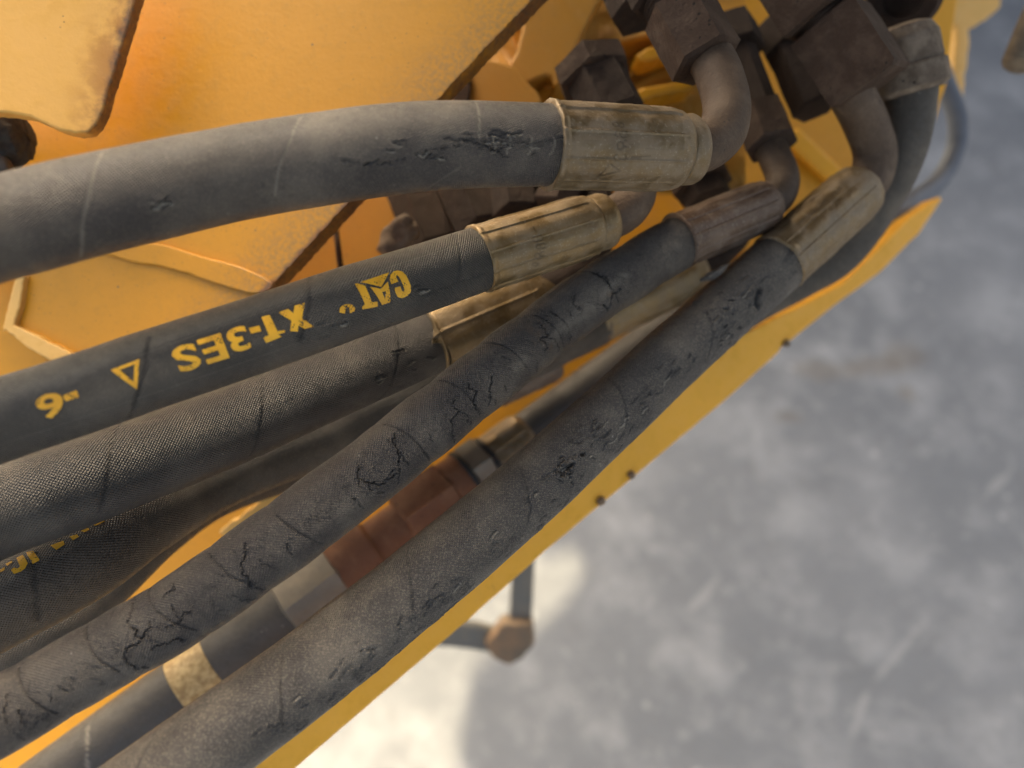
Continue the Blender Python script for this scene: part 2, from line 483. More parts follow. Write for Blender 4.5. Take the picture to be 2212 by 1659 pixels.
def printed(name):
    k = NT(name); s, v = k.uvsep()
    w = 2 * math.pi / .00085
    wv = k.math('MULTIPLY', k.math('SINE', k.math('MULTIPLY', s, w)), k.math('SINE', k.math('MULTIPLY', v, w)))
    n = k.noise(520, 4, .65)
    wear = k.ramp(k.math('ADD', n, k.math('MULTIPLY', wv, .10)), .62, .69)
    col = k.mix(k.ramp(k.noise(160, 3), .4, .65), (.82, .42, .03), (.68, .33, .025))
    k.done(k.mix(k.math('MULTIPLY', wear, .45), col, (.2, .12, .03)), .55, 0, .4, k.bump(n, .0002, .6))
    tr = k.n('ShaderNodeBsdfTransparent'); mx = k.n('ShaderNodeMixShader')
    k.t.links.new(wear, mx.inputs[0]); k.t.links.new(k.b.outputs[0], mx.inputs[1]); k.t.links.new(tr.outputs[0], mx.inputs[2])
    k.t.links.new(mx.outputs[0], k.t.nodes['Material Output'].inputs[0])
    return k.m

M = dict(
    rubA=rubber('rubber twill cover', (0.050, 0.041, 0.037), dust=0.42, pitch=.0008, twill=.45, fuzz=.45),
    rubB=rubber('rubber printed cover', (0.040, 0.035, 0.029), dust=0.25, pitch=.0008, fuzz=.35),
    rubC=rubber('rubber coarse cover', (0.043, 0.036, 0.031), dust=0.28, pitch=.00085, fuzz=.3, weave=.9, rough=.43),
    rubD=rubber('rubber cracked cover', (0.050, 0.041, 0.037), dust=0.45, pitch=.0008, fuzz=.5, weave=.8),
    rubG=rubber('rubber dusty cover', (0.046, 0.039, 0.034), dust=0.51, pitch=.0008, fuzz=.7, weave=.45),
    rubE=rubber('rubber brown dusted cover', (0.049, 0.037, 0.027), (.20, .155, .11), dust=0.49, pitch=.00085, fuzz=.4),
    rubP=rubber('rubber tan dusted cover', (.050, .041, .032), (.19, .15, .11), dust=.6, fuzz=.3, weave=.3, rough=.6),
    rubH=rubber('rubber plain cover', (0.046, 0.039, 0.031), (.15, .13, .11), dust=0.42, fuzz=.2, weave=.1, rough=.55),
    zinc=zinc('yellow zinc sleeve'),
    zincB=zinc('yellow zinc sleeve bright', (.215, .140, .062), (.245, .172, .095)),
    zincD=zinc('browned sleeve', (.12, .072, .046), (.18, .122, .084), (.06, .04, .03), .35, .5),
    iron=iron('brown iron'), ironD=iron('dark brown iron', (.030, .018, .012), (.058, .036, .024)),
    ironL=iron('dust coated iron', (.13, .095, .068), (.27, .21, .155), (.06, .042, .032), .9),
    tube=iron('brown elbow tube', (.090, .058, .038), (.17, .115, .075), (.045, .030, .020), .6, .6),
    copper=iron('rust red fitting', (.17, .068, .034), (.24, .115, .06), (.08, .04, .025), .7, .6),
    grey=plain('grey plated nut', (.15, .128, .10), (.21, .175, .13), 60, .5, .3),
    cream=plain('cream collar', (.52, .37, .17), (.30, .19, .075), 420, .5),
    black=plain('black ring', (.02, .018, .016), (.03, .027, .024), 200, .6),
    print=printed('yellow print'),
    yel=yellow('yellow paint', dirt=.3, speck=.3),
    yelclean=yellow('yellow rail paint', (.76, .36, .03), dirt=.12, speck=.05, chips=.15, rough=.5),
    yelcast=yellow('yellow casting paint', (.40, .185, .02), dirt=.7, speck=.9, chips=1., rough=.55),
    bluegrey=plain('blue grey hose', (.09, .10, .12), (.12, .13, .15), 60, .5),
    thread=plain('dull threaded steel', (.22, .18, .13), (.15, .12, .09), 300, .6, .3),
    foam=plain('black rough rubber', (.035, .033, .03), (.06, .055, .045), 500, .85, 0, .0012),
    step=plain('grey step bar', (.10, .10, .09), (.15, .13, .10), 40, .55),
    steprust=plain('rusty step corner', (.20, .12, .065), (.12, .09, .06), 50, .7),
)

# ------------------------------------------------------------------ ground
def Wg(x, y):                                        # picture point on the concrete
    q = FWD + RT * ((x - CX) / FPX) + UP * ((CY - y) / FPX)
    return CAM + q * (-CAM_Z / q[2])
def ground_mat():
    k = NT('worn concrete')
    n1 = k.noise(2.2, 6, .6); n2 = k.noise(9, 6, .65); n3 = k.noise(40, 5, .6); n4 = k.noise(160, 3)
    col = k.mix(k.ramp(n1, .35, .65), (.112, .120, .132), (.150, .158, .170))
    col = k.mix(k.ramp(n2, .45, .68, 0, .6), col, (.235, .243, .253))
    col = k.mix(k.ramp(n3, .52, .7, 0, .25), col, (.32, .324, .328))
    col = k.mix(k.ramp(k.noise(16, 6, .7, dist=.6), .54, .70, 0, .42), col, (.105, .109, .115))
    for x, y, rx, ry in [(1790, 800, 90, 26), (1960, 770, 60, 34), (1880, 790, 80, 24), (1960, 850, 26, 20), (1700, 900, 40, 18)]:   # old oil marks
        p = Wg(x, y); ax = (Wg(x + rx, y) - p)[0]; ay = (Wg(x, y - ry) - p)[1]
        mp = k.n('ShaderNodeMapping'); k.t.links.new(k.co.outputs['Object'], mp.inputs[0])
        mp.inputs['Location'].default_value = (-p[0] / ax, -p[1] / ay, 0); mp.inputs['Scale'].default_value = (1 / ax, 1 / ay, 0)
        ln = k.n('ShaderNodeVectorMath', operation='LENGTH'); k.t.links.new(mp.outputs[0], ln.inputs[0])
        dd_ = k.math('ADD', ln.outputs['Value'], k.math('MULTIPLY', k.math('SUBTRACT', k.noise(22, 5, .6), .5), 1.6))
        col = k.mix(k.ramp(dd_, .3, 1.2, .5, 0), col, (.115, .098, .08))
    for x0, y0, x1, y1, w in [(2000, 1340, 1880, 1480, .006), (1880, 1480, 1830, 1620, .006), (1480, 1330, 1560, 1240, .008), (2120, 1080, 2190, 1010, .007)]:
        a, b = Wg(x0, y0), Wg(x1, y1); m = (a + b) / 2; L = np.linalg.norm(b - a) / 2; an = math.atan2(b[1] - a[1], b[0] - a[0])
        mp = k.n('ShaderNodeMapping'); mp.vector_type = 'TEXTURE'; k.t.links.new(k.co.outputs['Object'], mp.inputs[0])
        mp.inputs['Location'].default_value = (m[0], m[1], 0); mp.inputs['Rotation'].default_value = (0, 0, an); mp.inputs['Scale'].default_value = (L, w, 1)
        ln = k.n('ShaderNodeVectorMath', operation='LENGTH'); k.t.links.new(mp.outputs[0], ln.inputs[0])
        dd_ = k.math('ADD', ln.outputs['Value'], k.math('MULTIPLY', k.math('SUBTRACT', k.noise(45, 5, .6), .5), 1.8))
        col = k.mix(k.ramp(dd_, .4, 1.1, .3, 0), col, (.34, .34, .335))
    chips = k.math('MULTIPLY', k.ramp(k.vor(26), .06, .2, 1, 0), k.ramp(k.noise(7, 2), .5, .62))
    col = k.mix(k.math('MULTIPLY', chips, .35), col, (.42, .42, .41))
    return k.done(col, k.ramp(n3, .3, .7, .55, .85), 0, .4, k.bump(k.math('ADD', n2, k.math('MULTIPLY', n3, .4)), .004, .6))
bm = bmesh.new()
bmesh.ops.create_grid(bm, x_segments=60, y_segments=60, size=30)
me = bpy.data.meshes.new('ground'); bm.to_mesh(me); bm.free()
g = bpy.data.objects.new('ground', me); scene.collection.objects.link(g); me.materials.append(ground_mat())
g['kind'] = 'structure'; g['label'] = 'worn grey concrete ground below the hoses, sunlit at bottom'

def Wg(x, y):                                        # picture point on the concrete
    q = FWD + RT * ((x - CX) / FPX) + UP * ((CY - y) / FPX)
    return CAM + q * (-CAM_Z / q[2])

# unseen sun blocker, added to shade the hoses and cut out the sunlit patch
lit = [(1168, 1215), (1235, 1188), (1272, 1228), (1235, 1290), (1190, 1345), (1120, 1400), (1030, 1440), (1012, 1500), (1000, 1580), (985, 1700), (950, 2100), (700, 2700), (-500, 2700), (-500, 1215)]
YO = 2.4
hole = []
for p in lit:
    G = Wg(*p); Q = G + SUN * ((YO - G[1]) / SUN[1]); hole.append(Vector((Q[0], YO, Q[2])))
near = hole[:11]                                     # right-hand border of the sunlit patch, far to near
outer = [Vector((near[0].x, YO, 0)), Vector((2.4, YO, 0)), Vector((2.4, YO, 3.15)), Vector((-.60, YO, 3.15)), Vector((-.60, YO, near[-1].z + .1)), Vector((near[-1].x, YO, near[-1].z + .1))] + near[::-1]
blocker_outline = outer

# ------------------------------------------------------------------ machine frame
frame = thing('machine_frame', 'yellow painted steel frame of the machine behind the hoses', 'machine', W(900, 400, .30))
# added sheet out of view, notched so sun reaches only the lit patch
bm = bmesh.new()
vs = blocker_outline
for dy in (0, .008):
    vv = [bm.verts.new(v + Vector((0, dy, 0))) for v in vs]
    for t in tessellate_polygon([vs]):
        bm.faces.new([vv[i] for i in t])
me = bpy.data.meshes.new('sun_blocker'); bm.to_mesh(me); bm.free()
part('sun_blocker', me, M['black'], frame)
# unseen dark slab overhead, added to keep sky light off the fittings
bm = bmesh.new()
sky_blocker_pts = [(-.02, -.12), (.30, -.12), (.36, 1.15), (-.12, 1.15), (-.08, .4)]
for z in (1.07, 1.13):
    vv = [bm.verts.new((x, y, z)) for x, y in sky_blocker_pts]; bm.faces.new(vv)
bm.verts.ensure_lookup_table()
for i in range(5):
    j = (i + 1) % 5; bm.faces.new((bm.verts[i], bm.verts[j], bm.verts[5 + j], bm.verts[5 + i]))
bmesh.ops.recalc_face_normals(bm, faces=bm.faces)
me = bpy.data.meshes.new('sky_blocker'); bm.to_mesh(me); bm.free()
part('sky_blocker', me, M['black'], frame)

# large cover plate, upper left
plK = Plane((0, 100, .242), (1000, 100, .228), (300, 600, .236))
e0, e1 = plK.at(1150, 0), plK.at(590, 612)
inK = norm(np.cross(e1 - e0, plK.n)); inK = inK if inK @ (plK.at(300, 200) - e0) > 0 else -inK
matK = yellow('cover plate paint', (.56, .245, .012), dirt=.32, speck=.9, rust_lines=[(e0, inK, .0016, .022)], chips=.1)
polyK = [(-140, -120), (1262, -120), (1150, 0), (1040, 112), (945, 215), (760, 428), (640, 560), (596, 606), (560, 640), (300, 790), (140, 785), (60, 745), (6, 716), (32, 600), (60, 545), (-140, 590)]
part('cover_plate', plate('cover_plate', plK, polyK, .009, rough=.9, step=9, seed=3), matK, frame, bevel=.0011)
def bead(name, pts, r, mat, d_off=.0, seed=0, ds=.0006, amp=.0008, nf=60):
    P = [plK.at(x, y) - plK.n * d_off for x, y in pts]
    t = Tube(P, r, ds=ds, nfront=nf, nback=16)
    t.h += amp * noise2(t.S, t.V, seed, 260) + amp * .6 * noise2(t.S, t.V, seed + 1, 700)
    e = np.clip(np.minimum(t.S, t.L - t.S) / (1.5 * r), 0, 1); t.rs = np.sqrt(np.clip(1 - (1 - e[:, 0]) ** 2, 0.0001, 1))
    part(name, t.mesh(name), mat, frame)
matPale = yellow('pale worn paint', (.66, .40, .12), dirt=.35, speck=.3, pale=.8)
for nm, poly, th in (('edge_lip', [(36, 588), (52, 596), (44, 650), (30, 706), (4, 716), (14, 670)], .004), ('fold_strip', [(2, 704), (32, 702), (150, 760), (190, 790), (150, 802), (60, 752)], .003)):
    pk = Plane((0, 100, .240), (1000, 100, .226), (300, 600, .2335))
    part(nm, plate(nm, pk, poly, th, rough=.8, step=8, seed=9), matPale, frame, bevel=.001)
pk = Plane((0, 100, .2405), (1000, 100, .2265), (300, 600, .2345))
part('doubler_plate', plate('doubler_plate', pk, [(120, 500), (330, 520), (440, 556), (520, 574), (586, 606), (592, 618), (560, 640), (470, 615), (380, 580), (250, 560)], .003, smooth=1, rough=.6, step=9, seed=12), matK, frame, bevel=.0016)
plK2 = Plane((0, 700, .262), (700, 700, .262), (0, 1000, .262))
part('lower_plate', plate('lower_plate', plK2, [(-150, 560), (330, 560), (420, 900), (-150, 960)], .006), M['yel'], frame)

# web behind the hoses, and the rail along its lower edge
plJ = Plane((0, 1659, .288), (1800, 340, .35), (700, 500, .335))
part('back_web', plate('back_web', plJ, [(-200, 1900), (470, 1700), (1000, 1270), (1474, 880), (1880, 540), (1975, 330), (1992, -90), (600, -90), (520, 700), (-200, 1000)], .006), M['yel'], frame, bevel=.001)
plJ2 = Plane((1700, 250, .343), (1850, 420, .343), (1700, 420, .345))
part('web_rib', plate('web_rib', plJ2, [(1690, 300), (1725, 270), (1880, 420), (1850, 450)], .006), M['yelclean'], frame, bevel=.002)
plR = Plane((640, 1659, .226), (1474, 943, .285), (1474, 700, .288))
railL = [(470, 1800), (640, 1659), (1010, 1342), (1180, 1190), (1290, 1098), (1474, 943), (1600, 836), (1682, 762), (1694, 742), (1706, 738), (1800, 662), (1900, 590), (1985, 505), (2036, 430)]
railU = [(2032, 424), (1965, 468), (1900, 535), (1820, 612), (1740, 655), (1650, 700), (1474, 780), (1000, 1240), (330, 1800)]
r0, r1 = plR.at(640, 1659), plR.at(1900, 590)
inR = norm(np.cross(r1 - r0, plR.n)); inR = inR if inR @ (plR.at(900, 1300) - r0) > 0 else -inR
matR = yellow('rail paint', (.82, .385, .03), dirt=.14, speck=.05, chips=.15, rough=.5, rust_lines=[(r0, inR, .00025, .0006)])
rail = part('bottom_rail', plate('bottom_rail', plR, railL + railU, .010, rough=.3, step=24, seed=8), matR, frame, bevel=.0022, seg=3)
# small edge chips on the rail
for i, (x, y, r) in enumerate([(1362, 1026, 9), (1296, 1082, 10), (1697, 742, 8)]):
    P = plR.at(x, y); rr = r * plR.d(x, y) / FPX
    t = Tube([P - plR.n * .0006 - inR * rr, P - plR.n * .0006 + inR * rr], rr, ds=rr / 5, nfront=14, nback=6, straight=True)
    t.rs = np.sqrt(np.clip(1 - np.linspace(-1, 1, len(t.s)) ** 2, .001, 1)); t.h += rr * .35 * noise2(t.S, t.V, 40 + i, 1500)
    part('rust_chip', t.mesh('rust_chip'), M['steprust'], rail)

# yellow casting behind the fittings (an uneven sand-cast wall)
nx, ny = 260, 130
gx, gy = np.meshgrid(np.linspace(880, 1610, nx), np.linspace(-110, 420, ny), indexing='ij')
hh = np.zeros_like(gx)
for pts, w, a in [([(1098, 226), (1150, 205), (1205, 178), (1262, 122), (1335, 86), (1400, 74), (1460, 96)], 26, .0075),
                  ([(1092, 40), (1120, 110), (1160, 165), (1198, 200)], 22, .006),
                  ([(1190, -60), (1215, 60), (1235, 130)], 34, .010),
                  ([(1330, 160), (1390, 105), (1450, 80)], 12, -.006), ([(1365, 190), (1410, 150), (1470, 130)], 14, -.006),
                  ([(1340, 215), (1420, 185), (1500, 180)], 20, .006),
                  ([(1000, 215), (1010, 150), (1050, 120), (1090, 150)], 22, .005),
                  ([(960, 430), (1010, 300), (1100, 250)], 40, .006), ([(1560, 40), (1620, 20), (1700, 30)], 30, .006)]:
    d = dist_poly(gx, gy, pts); hh += a * np.exp(-(d / w) ** 2)
hh += .0022 * noise2(gx, gy, 21, 1 / 70) + .0004 * noise2(gx, gy, 22, 1 / 24) + .00025 * noise2(gx, gy, 23, 1 / 9)
dd = .305 - hh
V = CAM + dd[..., None] * (FWD + RT * ((gx - CX) / FPX)[..., None] + UP * ((CY - gy) / FPX)[..., None])
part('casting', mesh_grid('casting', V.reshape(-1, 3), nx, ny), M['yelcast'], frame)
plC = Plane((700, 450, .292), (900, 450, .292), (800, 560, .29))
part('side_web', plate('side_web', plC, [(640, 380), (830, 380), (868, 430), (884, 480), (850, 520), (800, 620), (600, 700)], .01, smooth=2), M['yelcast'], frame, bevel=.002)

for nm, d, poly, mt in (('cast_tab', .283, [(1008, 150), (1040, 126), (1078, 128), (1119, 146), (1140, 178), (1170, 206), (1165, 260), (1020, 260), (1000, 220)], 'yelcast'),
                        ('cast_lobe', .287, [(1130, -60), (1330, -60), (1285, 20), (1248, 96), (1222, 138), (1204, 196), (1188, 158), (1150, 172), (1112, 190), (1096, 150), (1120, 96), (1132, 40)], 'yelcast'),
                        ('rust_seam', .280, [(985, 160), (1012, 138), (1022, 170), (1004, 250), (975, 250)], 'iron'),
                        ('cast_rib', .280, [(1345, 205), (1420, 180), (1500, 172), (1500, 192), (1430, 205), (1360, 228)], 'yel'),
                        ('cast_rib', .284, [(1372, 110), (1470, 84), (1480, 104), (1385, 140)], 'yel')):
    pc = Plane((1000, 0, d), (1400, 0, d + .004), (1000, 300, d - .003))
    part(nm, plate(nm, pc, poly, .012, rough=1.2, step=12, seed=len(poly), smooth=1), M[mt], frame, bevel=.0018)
plT = Plane((400, 1150, .270), (660, 1040, .275), (500, 1000, .272))
part('web_tab', plate('web_tab', plT, [(470, 1150), (520, 1112), (560, 1082), (572, 1066), (590, 1070), (640, 1035), (700, 1040), (640, 1110), (520, 1180)], .006, rough=1.5, step=12, seed=2), matPale, frame, bevel=.0012)
# plate edge, lug and rod at the right of the fittings
plS = Plane((2000, 0, .335), (2060, 0, .335), (2000, 250, .34))
part('edge_plate', plate('edge_plate', plS, [(1975, -60), (2074, -60), (2070, 0), (2060, 60), (2046, 180), (2016, 275), (2005, 300), (1990, 240), (1984, 60)], .004, rough=.6, step=14, seed=2), M['yelclean'], frame, bevel=.0012)
plS2 = Plane((2080, 0, .40), (2160, 0, .40), (2100, 200, .41))
part('lug', plate('lug', plS2, [(2050, -60), (2170, -60), (2162, 14), (2132, 42), (2098, 60), (2060, 58)], .01, rough=1, step=10, seed=4), matPale, frame, bevel=.002)
part('edge_strip', plate('edge_strip', plS2, [(2066, 50), (2096, 55), (2096, 105), (2086, 170), (2082, 215), (2087, 262), (2078, 274), (2069, 262), (2056, 175), (2062, 130)], .008, rough=1, step=10, seed=5), matPale, frame, bevel=.002)

# bracket plate, top left
plL = Plane((280, 50, .214), (0, 50, .209), (150, 280, .213))
l0, l1 = plL.at(292, 0), plL.at(215, 255)
inL = norm(np.cross(l1 - l0, plL.n)); inL = inL if inL @ (plL.at(100, 100) - l0) > 0 else -inL
matL = yellow('bracket paint', (.70, .37, .08), dirt=.15, speck=.15, rust_lines=[(l0, inL, .0026, .014)], chips=.1, grain=110, pale=.7, rough=.55)
polyL = [(-200, -160), (345, -160), (293, 0), (268, 85), (240, 175), (222, 240), (208, 270), (192, 284), (165, 288), (130, 281), (100, 268), (65, 252), (20, 243), (-200, 232)]
single('bracket_plate', plate('bracket_plate', plL, polyL, .006, rough=.7, step=8, seed=6), matL, 'pale yellow bracket plate with rusty right edge overlapping the cover plate', 'bracket', bevel=.0014)
# black rough stub under it
t = Tube([W(-160, 285, .226), W(-40, 296, .226), W(62, 300, .227)], .0088, ds=.0006, nfront=80, nback=30)
t.h += .0007 * noise2(t.S, t.V, 31, 500) + .0009 * noise2(t.S, t.V, 32, 220)
t.rs = np.interp(t.s / t.L, [0, .86, .96, 1], [1, 1, .75, .02])
stub = thing('rubber_stub', 'rough black rubber end poking out below the pale bracket plate', 'rubber stub', W(0, 300, .226))
part('rubber_end', t.mesh('rubber_end'), M['foam'], stub)
t = Tube([W(-120, 372, .222), W(-30, 368, .222), W(30, 360, .224)], .0045, ds=.0006, nfront=60, nback=20)
t.rs = np.interp(t.s / t.L, [0, .8, .95, 1], [1, 1, .8, .02])
part('clamp_lip', t.mesh('clamp_lip'), M['rubH'], stub)

# ------------------------------------------------------------------ hoses
def spiral(t, pitch, slope, depth=.00012, width=.0003, phase=0., bare=.5, dust=0., wob=.0006, step=0., seed=0):
    """marks left by the curing tape"""
    q = (t.S + slope * t.V + phase + wob * noise2(t.S, t.V, seed, 150)) / pitch
    f = np.abs(q - np.round(q)) * pitch
    m = np.clip(1 - f / width, 0, 1); m = m * m * (3 - 2 * m)
    g = np.clip(.65 + .9 * noise2(t.S, t.V, seed + 5, 90), 0, 1)
    t.h -= depth * m * (.4 + .6 * g)
    if bare: t.att['bare'] = np.maximum(t.att['bare'], bare * m * g)
    if dust: t.att['dust'] = np.maximum(t.att['dust'], dust * m * g)
    if step: t.h += step * (q - np.floor(q) - .5)
def lumps(t, amp, seed):
    t.h += amp * noise2(t.S, t.V, seed, 60) + amp * .5 * noise2(t.S, t.V, seed + 1, 160)
def sleeve(parent, P0, P1, R, mat, seed=0, facets=10, strokes=(), name='crimp_sleeve', lip=1.03):
    prof = [(0, .90), (.004, lip), (.03, lip), (.05, 1.), (.86, 1.), (.95, .955), (.985, .86), (1, .70)]
    t = lathe_tube(P0, P1, R, prof, ds=.0004, facets=facets, seed=seed, flat=.03)
    for k, st in enumerate(strokes):
        t.stroke(st, .00036, .00018, bare=.5, seed=seed + k)
    return part(name, t.mesh(name), mat, parent)
def collar(parent, P0, P1, R, mat, seed=0, name='collar'):
    prof = [(0, .9), (.12, .98), (.3, 1.), (.7, 1.), (.9, .95), (1, .7)]
    t = lathe_tube(P0, P1, R, prof, ds=.0005, nfront=90, nback=40)
    t.h += .00012 * noise2(t.S, t.V, seed, 400)
    part(name, t.mesh(name), mat, parent)
def elbow(parent, pts, R, mat, seed=0, name='elbow_tube'):
    t = Tube([W(*p) for p in pts], R, ds=.0008, nfront=70, nback=30)
    t.h += .00010 * noise2(t.S, t.V, seed, 250)
    part(name, t.mesh(name), mat, parent)
def neck(parent, a, b, R, mat, name='thread'):
    t = lathe_tube(W(*a), W(*b), R, [(0, 1), (1, 1)], ds=.00025, nfront=60)
    t.h += .0004 * np.sin(t.S * 2 * math.pi / .0015 + t.TH)
    part(name, t.mesh(name), mat, parent)
def nut(parent, a, b, R, mat, n=6, twist=0., name='swivel_nut', seed=0, jitter=.00013, bevel=.0009):
    me = prism(name, W(*a), W(*b), R, n, twist, .1, jitter, seed)
    o = part(name, me, mat, parent, bevel=None)
    for p in me.polygons: p.use_smooth = False
    return o

HG = 'hydraulic hoses running side by side'
# --- A, top hose
RA = .010
hA = thing('hydraulic_hose', 'uppermost and thickest looking grey rubber hose crossing in front of the cover plate', 'hose', W(400, 400, .165), HG)
A = Tube(hose_path([(-260, 556, 120), (0, 495, 110), (250, 432, 104), (500, 378, 98.5), (737, 338, 96), (950, 316, 92), (1188, 314, 86)], RA), RA, ds=.00042, nfront=170)
lumps(A, .00012, 1)
for i, line in enumerate([[(662, 252), (640, 300), (612, 360), (596, 420)], [(240, 328), (205, 410), (180, 480), (160, 560)], [(1018, 225), (1007, 262), (1000, 300)], [(905, 410), (935, 385), (968, 360)]]):
    A.stroke(line, .00042, .00014, dust=.45 if i < 3 else .2, soft=True, seed=i)
r = rng(5)
def gouges(t, n, box, seed, wmin=.0002, wmax=.0006, lmin=8, lmax=40, ang=(-.35, .25), depth=.00035, dust=.25, clusters=None):
    r = rng(seed)
    for k in range(n):
        if clusters is not None:
            c = clusters[r.integers(len(clusters))]; x, y = c[0] + r.normal() * c[2], c[1] + r.normal() * c[3]
        else:
            x, y = r.uniform(box[0], box[2]), r.uniform(box[1], box[3])
        a = r.uniform(*ang); L = r.uniform(lmin, lmax)
        p = [(x - L / 2 * math.cos(a), y - L / 2 * math.sin(a)), (x + r.normal() * 2, y + r.normal() * 2), (x + L / 2 * math.cos(a), y + L / 2 * math.sin(a))]
        t.stroke(p, r.uniform(wmin, wmax), depth * r.uniform(.4, 1.3), bare=r.uniform(.1, .5), jag=.0004, seed=seed * 100 + k, lip=depth * .35)
        if r.random() < dust:
            q = [(px + 2, py + 3) for px, py in p]
            t.stroke(q, .00028, -.00012, dust=.7, jag=.0004, seed=seed * 100 + k + 50)
gouges(A, 46, None, 11, clusters=[(960, 310, 60, 8), (1060, 300, 40, 12), (900, 335, 60, 12), (1130, 308, 22, 10), (800, 345, 40, 18)], ang=(-.3, .3), lmin=6, lmax=30)
gouges(A, 9, None, 12, clusters=[(335, 440, 18, 7)], ang=(-.9, .3), lmin=8, lmax=26)
A.stroke([(930, 303), (980, 305), (1020, 318), (1060, 338)], .0004, .0003, bare=.7, jag=.0002, seed=77)
for x in (1028, 1060, 1105, 1150):
    A.stroke([(x, 295), (x + 4, 318), (x - 4, 332)], .0003, -.0002, dust=.55, jag=.0003, seed=x)
part('rubber_cover', A.mesh('rubber_cover'), M['rubA'], hA)
def cp(pts, ox, oy, k): return [(ox + x * k, oy + y * k) for x, y in pts]
def circ(cx, cy, rx, ry, n=14, a0=0., a1=2 * math.pi): return [(cx + rx * math.cos(a0 + (a1 - a0) * i / n), cy + ry * math.sin(a0 + (a1 - a0) * i / n)) for i in range(n + 1)]
kA = lambda p: cp(p, 1179.5, 219.4, .124)
stA = [kA(p) for p in [[(880, 240), (915, 315)], circ(905, 415, 45, 32), circ(1000, 425, 42, 32), circ(1015, 570, 55, 55), circ(920, 565, 50, 50, 8, 1.6, 4.7), circ(945, 755, 48, 62), circ(1040, 720, 44, 50, 8, 1.2, 4.9),
                      circ(925, 955, 55, 50, 10, .2, 4.4), circ(1020, 945, 40, 45, 8, -1.2, 2.2), [(700, 1275), (800, 1065)], [(830, 1060), (995, 1165)], [(700, 1290), (890, 1215), (990, 1180)],
                      [(1150, 945), (1300, 940), (1470, 930)]]]
sA = sleeve(hA, W(1182, 314, .1855), W(1468, 325, .1985), .0107, M['zinc'], 1, strokes=stA)
collar(sA, W(1460, 325, .198), W(1500, 323, .200), .0092, M['zinc'], 1)
elbow(hA, [(1470, 325, .199), (1522, 318, .2015), (1560, 284, .204), (1569, 225, .208), (1552, 160, .212), (1524, 105, .216), (1500, 50, .220)], .0066, M['tube'], 2)
nut(hA, (1527, 136, .2145), (1462, 18, .219), .0107, M['iron'], twist=.12, seed=3)
adA = thing('port_adapter', 'dark brown threaded adapter above the uppermost hose nut, cut by the top edge', 'fitting', W(1440, -30, .222), 'fittings on the valve block')
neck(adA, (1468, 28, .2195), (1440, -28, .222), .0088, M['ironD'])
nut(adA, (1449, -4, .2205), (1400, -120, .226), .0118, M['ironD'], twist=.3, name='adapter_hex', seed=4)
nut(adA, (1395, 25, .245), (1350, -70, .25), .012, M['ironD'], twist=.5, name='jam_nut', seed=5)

# --- B, printed hose
RB = .0088
hB = thing('hydraulic_hose', 'rubber hose with yellow printed lettering, second from the top', 'hose', W(600, 715, .18), HG)
B = Tube(hose_path([(-260, 992, 96), (0, 909, 90), (200, 843, 87.5), (370, 785, 85), (560, 721, 82), (737, 660, 79), (900, 606, 74), (1040, 558, 69)], RB), RB, ds=.00042, nfront=160)
lumps(B, .00010, 3)
for line in [[(335, 730), (325, 790), (305, 850), (280, 900)], [(667, 600), (664, 640), (655, 690), (642, 740)], [(30, 812), (10, 860), (-10, 930)], [(965, 512), (955, 560), (950, 620)]]:
    B.stroke(line, .0006, .00030, bare=.75, soft=True, seed=len(line))
B.stroke([(0, 960), (250, 876), (450, 808), (700, 720)], .00022, .0001, dust=.15, soft=True)
B.stroke([(300, 770), (480, 705), (700, 628), (850, 575), (1000, 530)], .00022, .0001, dust=.2, soft=True)
B.stroke([(880, 650), (940, 625), (1010, 600)], .0003, .0002, bare=.7, jag=.0003)
gouges(B, 16, None, 13, clusters=[(660, 725, 22, 7), (705, 703, 14, 7), (880, 640, 10, 6)], ang=(-.7, .1), lmin=5, lmax=18)
cB = part('rubber_cover', B.mesh('rubber_cover'), M['rubB'], hB)
k8 = lambda p: cp(p, 548.6, 576.0, .14881)
k4 = lambda p: cp(p, 0, 553, 1 / 3)
Cg = [(1762, 335), (1745, 265), (1765, 205), (1810, 155), (1870, 138), (1925, 160), (1965, 215), (1998, 300), (2028, 390), (2025, 445), (1985, 495), (1915, 525), (1855, 512), (1822, 465), (1793, 390), (1880, 365), (1900, 425), (1925, 440), (1938, 410), (1900, 310), (1865, 225), (1840, 205), (1832, 240), (1855, 305)]
logo = [Cg, [(1755, 165), (1380, 295), (1630, 372)],
        [(1490, 365), (1625, 397), (1640, 440), (1680, 540), (1690, 600), (1650, 617)], [(1625, 397), (1718, 297), (1755, 540), (1755, 580), (1690, 600), (1680, 540), (1690, 430), (1640, 440)],
        [(1308, 315), (1345, 312), (1430, 345), (1510, 575), (1585, 570), (1595, 635), (1400, 672), (1395, 635), (1425, 600), (1320, 340)]]
reg = [circ(1215, 665, 92, 72, 20, math.pi, 2 * math.pi) + [(1305, 690), (1250, 715), (1240, 650), (1215, 632), (1195, 655), (1190, 718), (1125, 700)]]
xt = [[(345, 680), (480, 630), (550, 690), (570, 585), (700, 550), (660, 760), (810, 880), (690, 910), (612, 860), (600, 945), (497, 940), (520, 800)],
      [(105, 745), (225, 712), (320, 940), (420, 925), (430, 955), (330, 985), (380, 1015), (150, 1110), (105, 1030), (195, 1000)]]
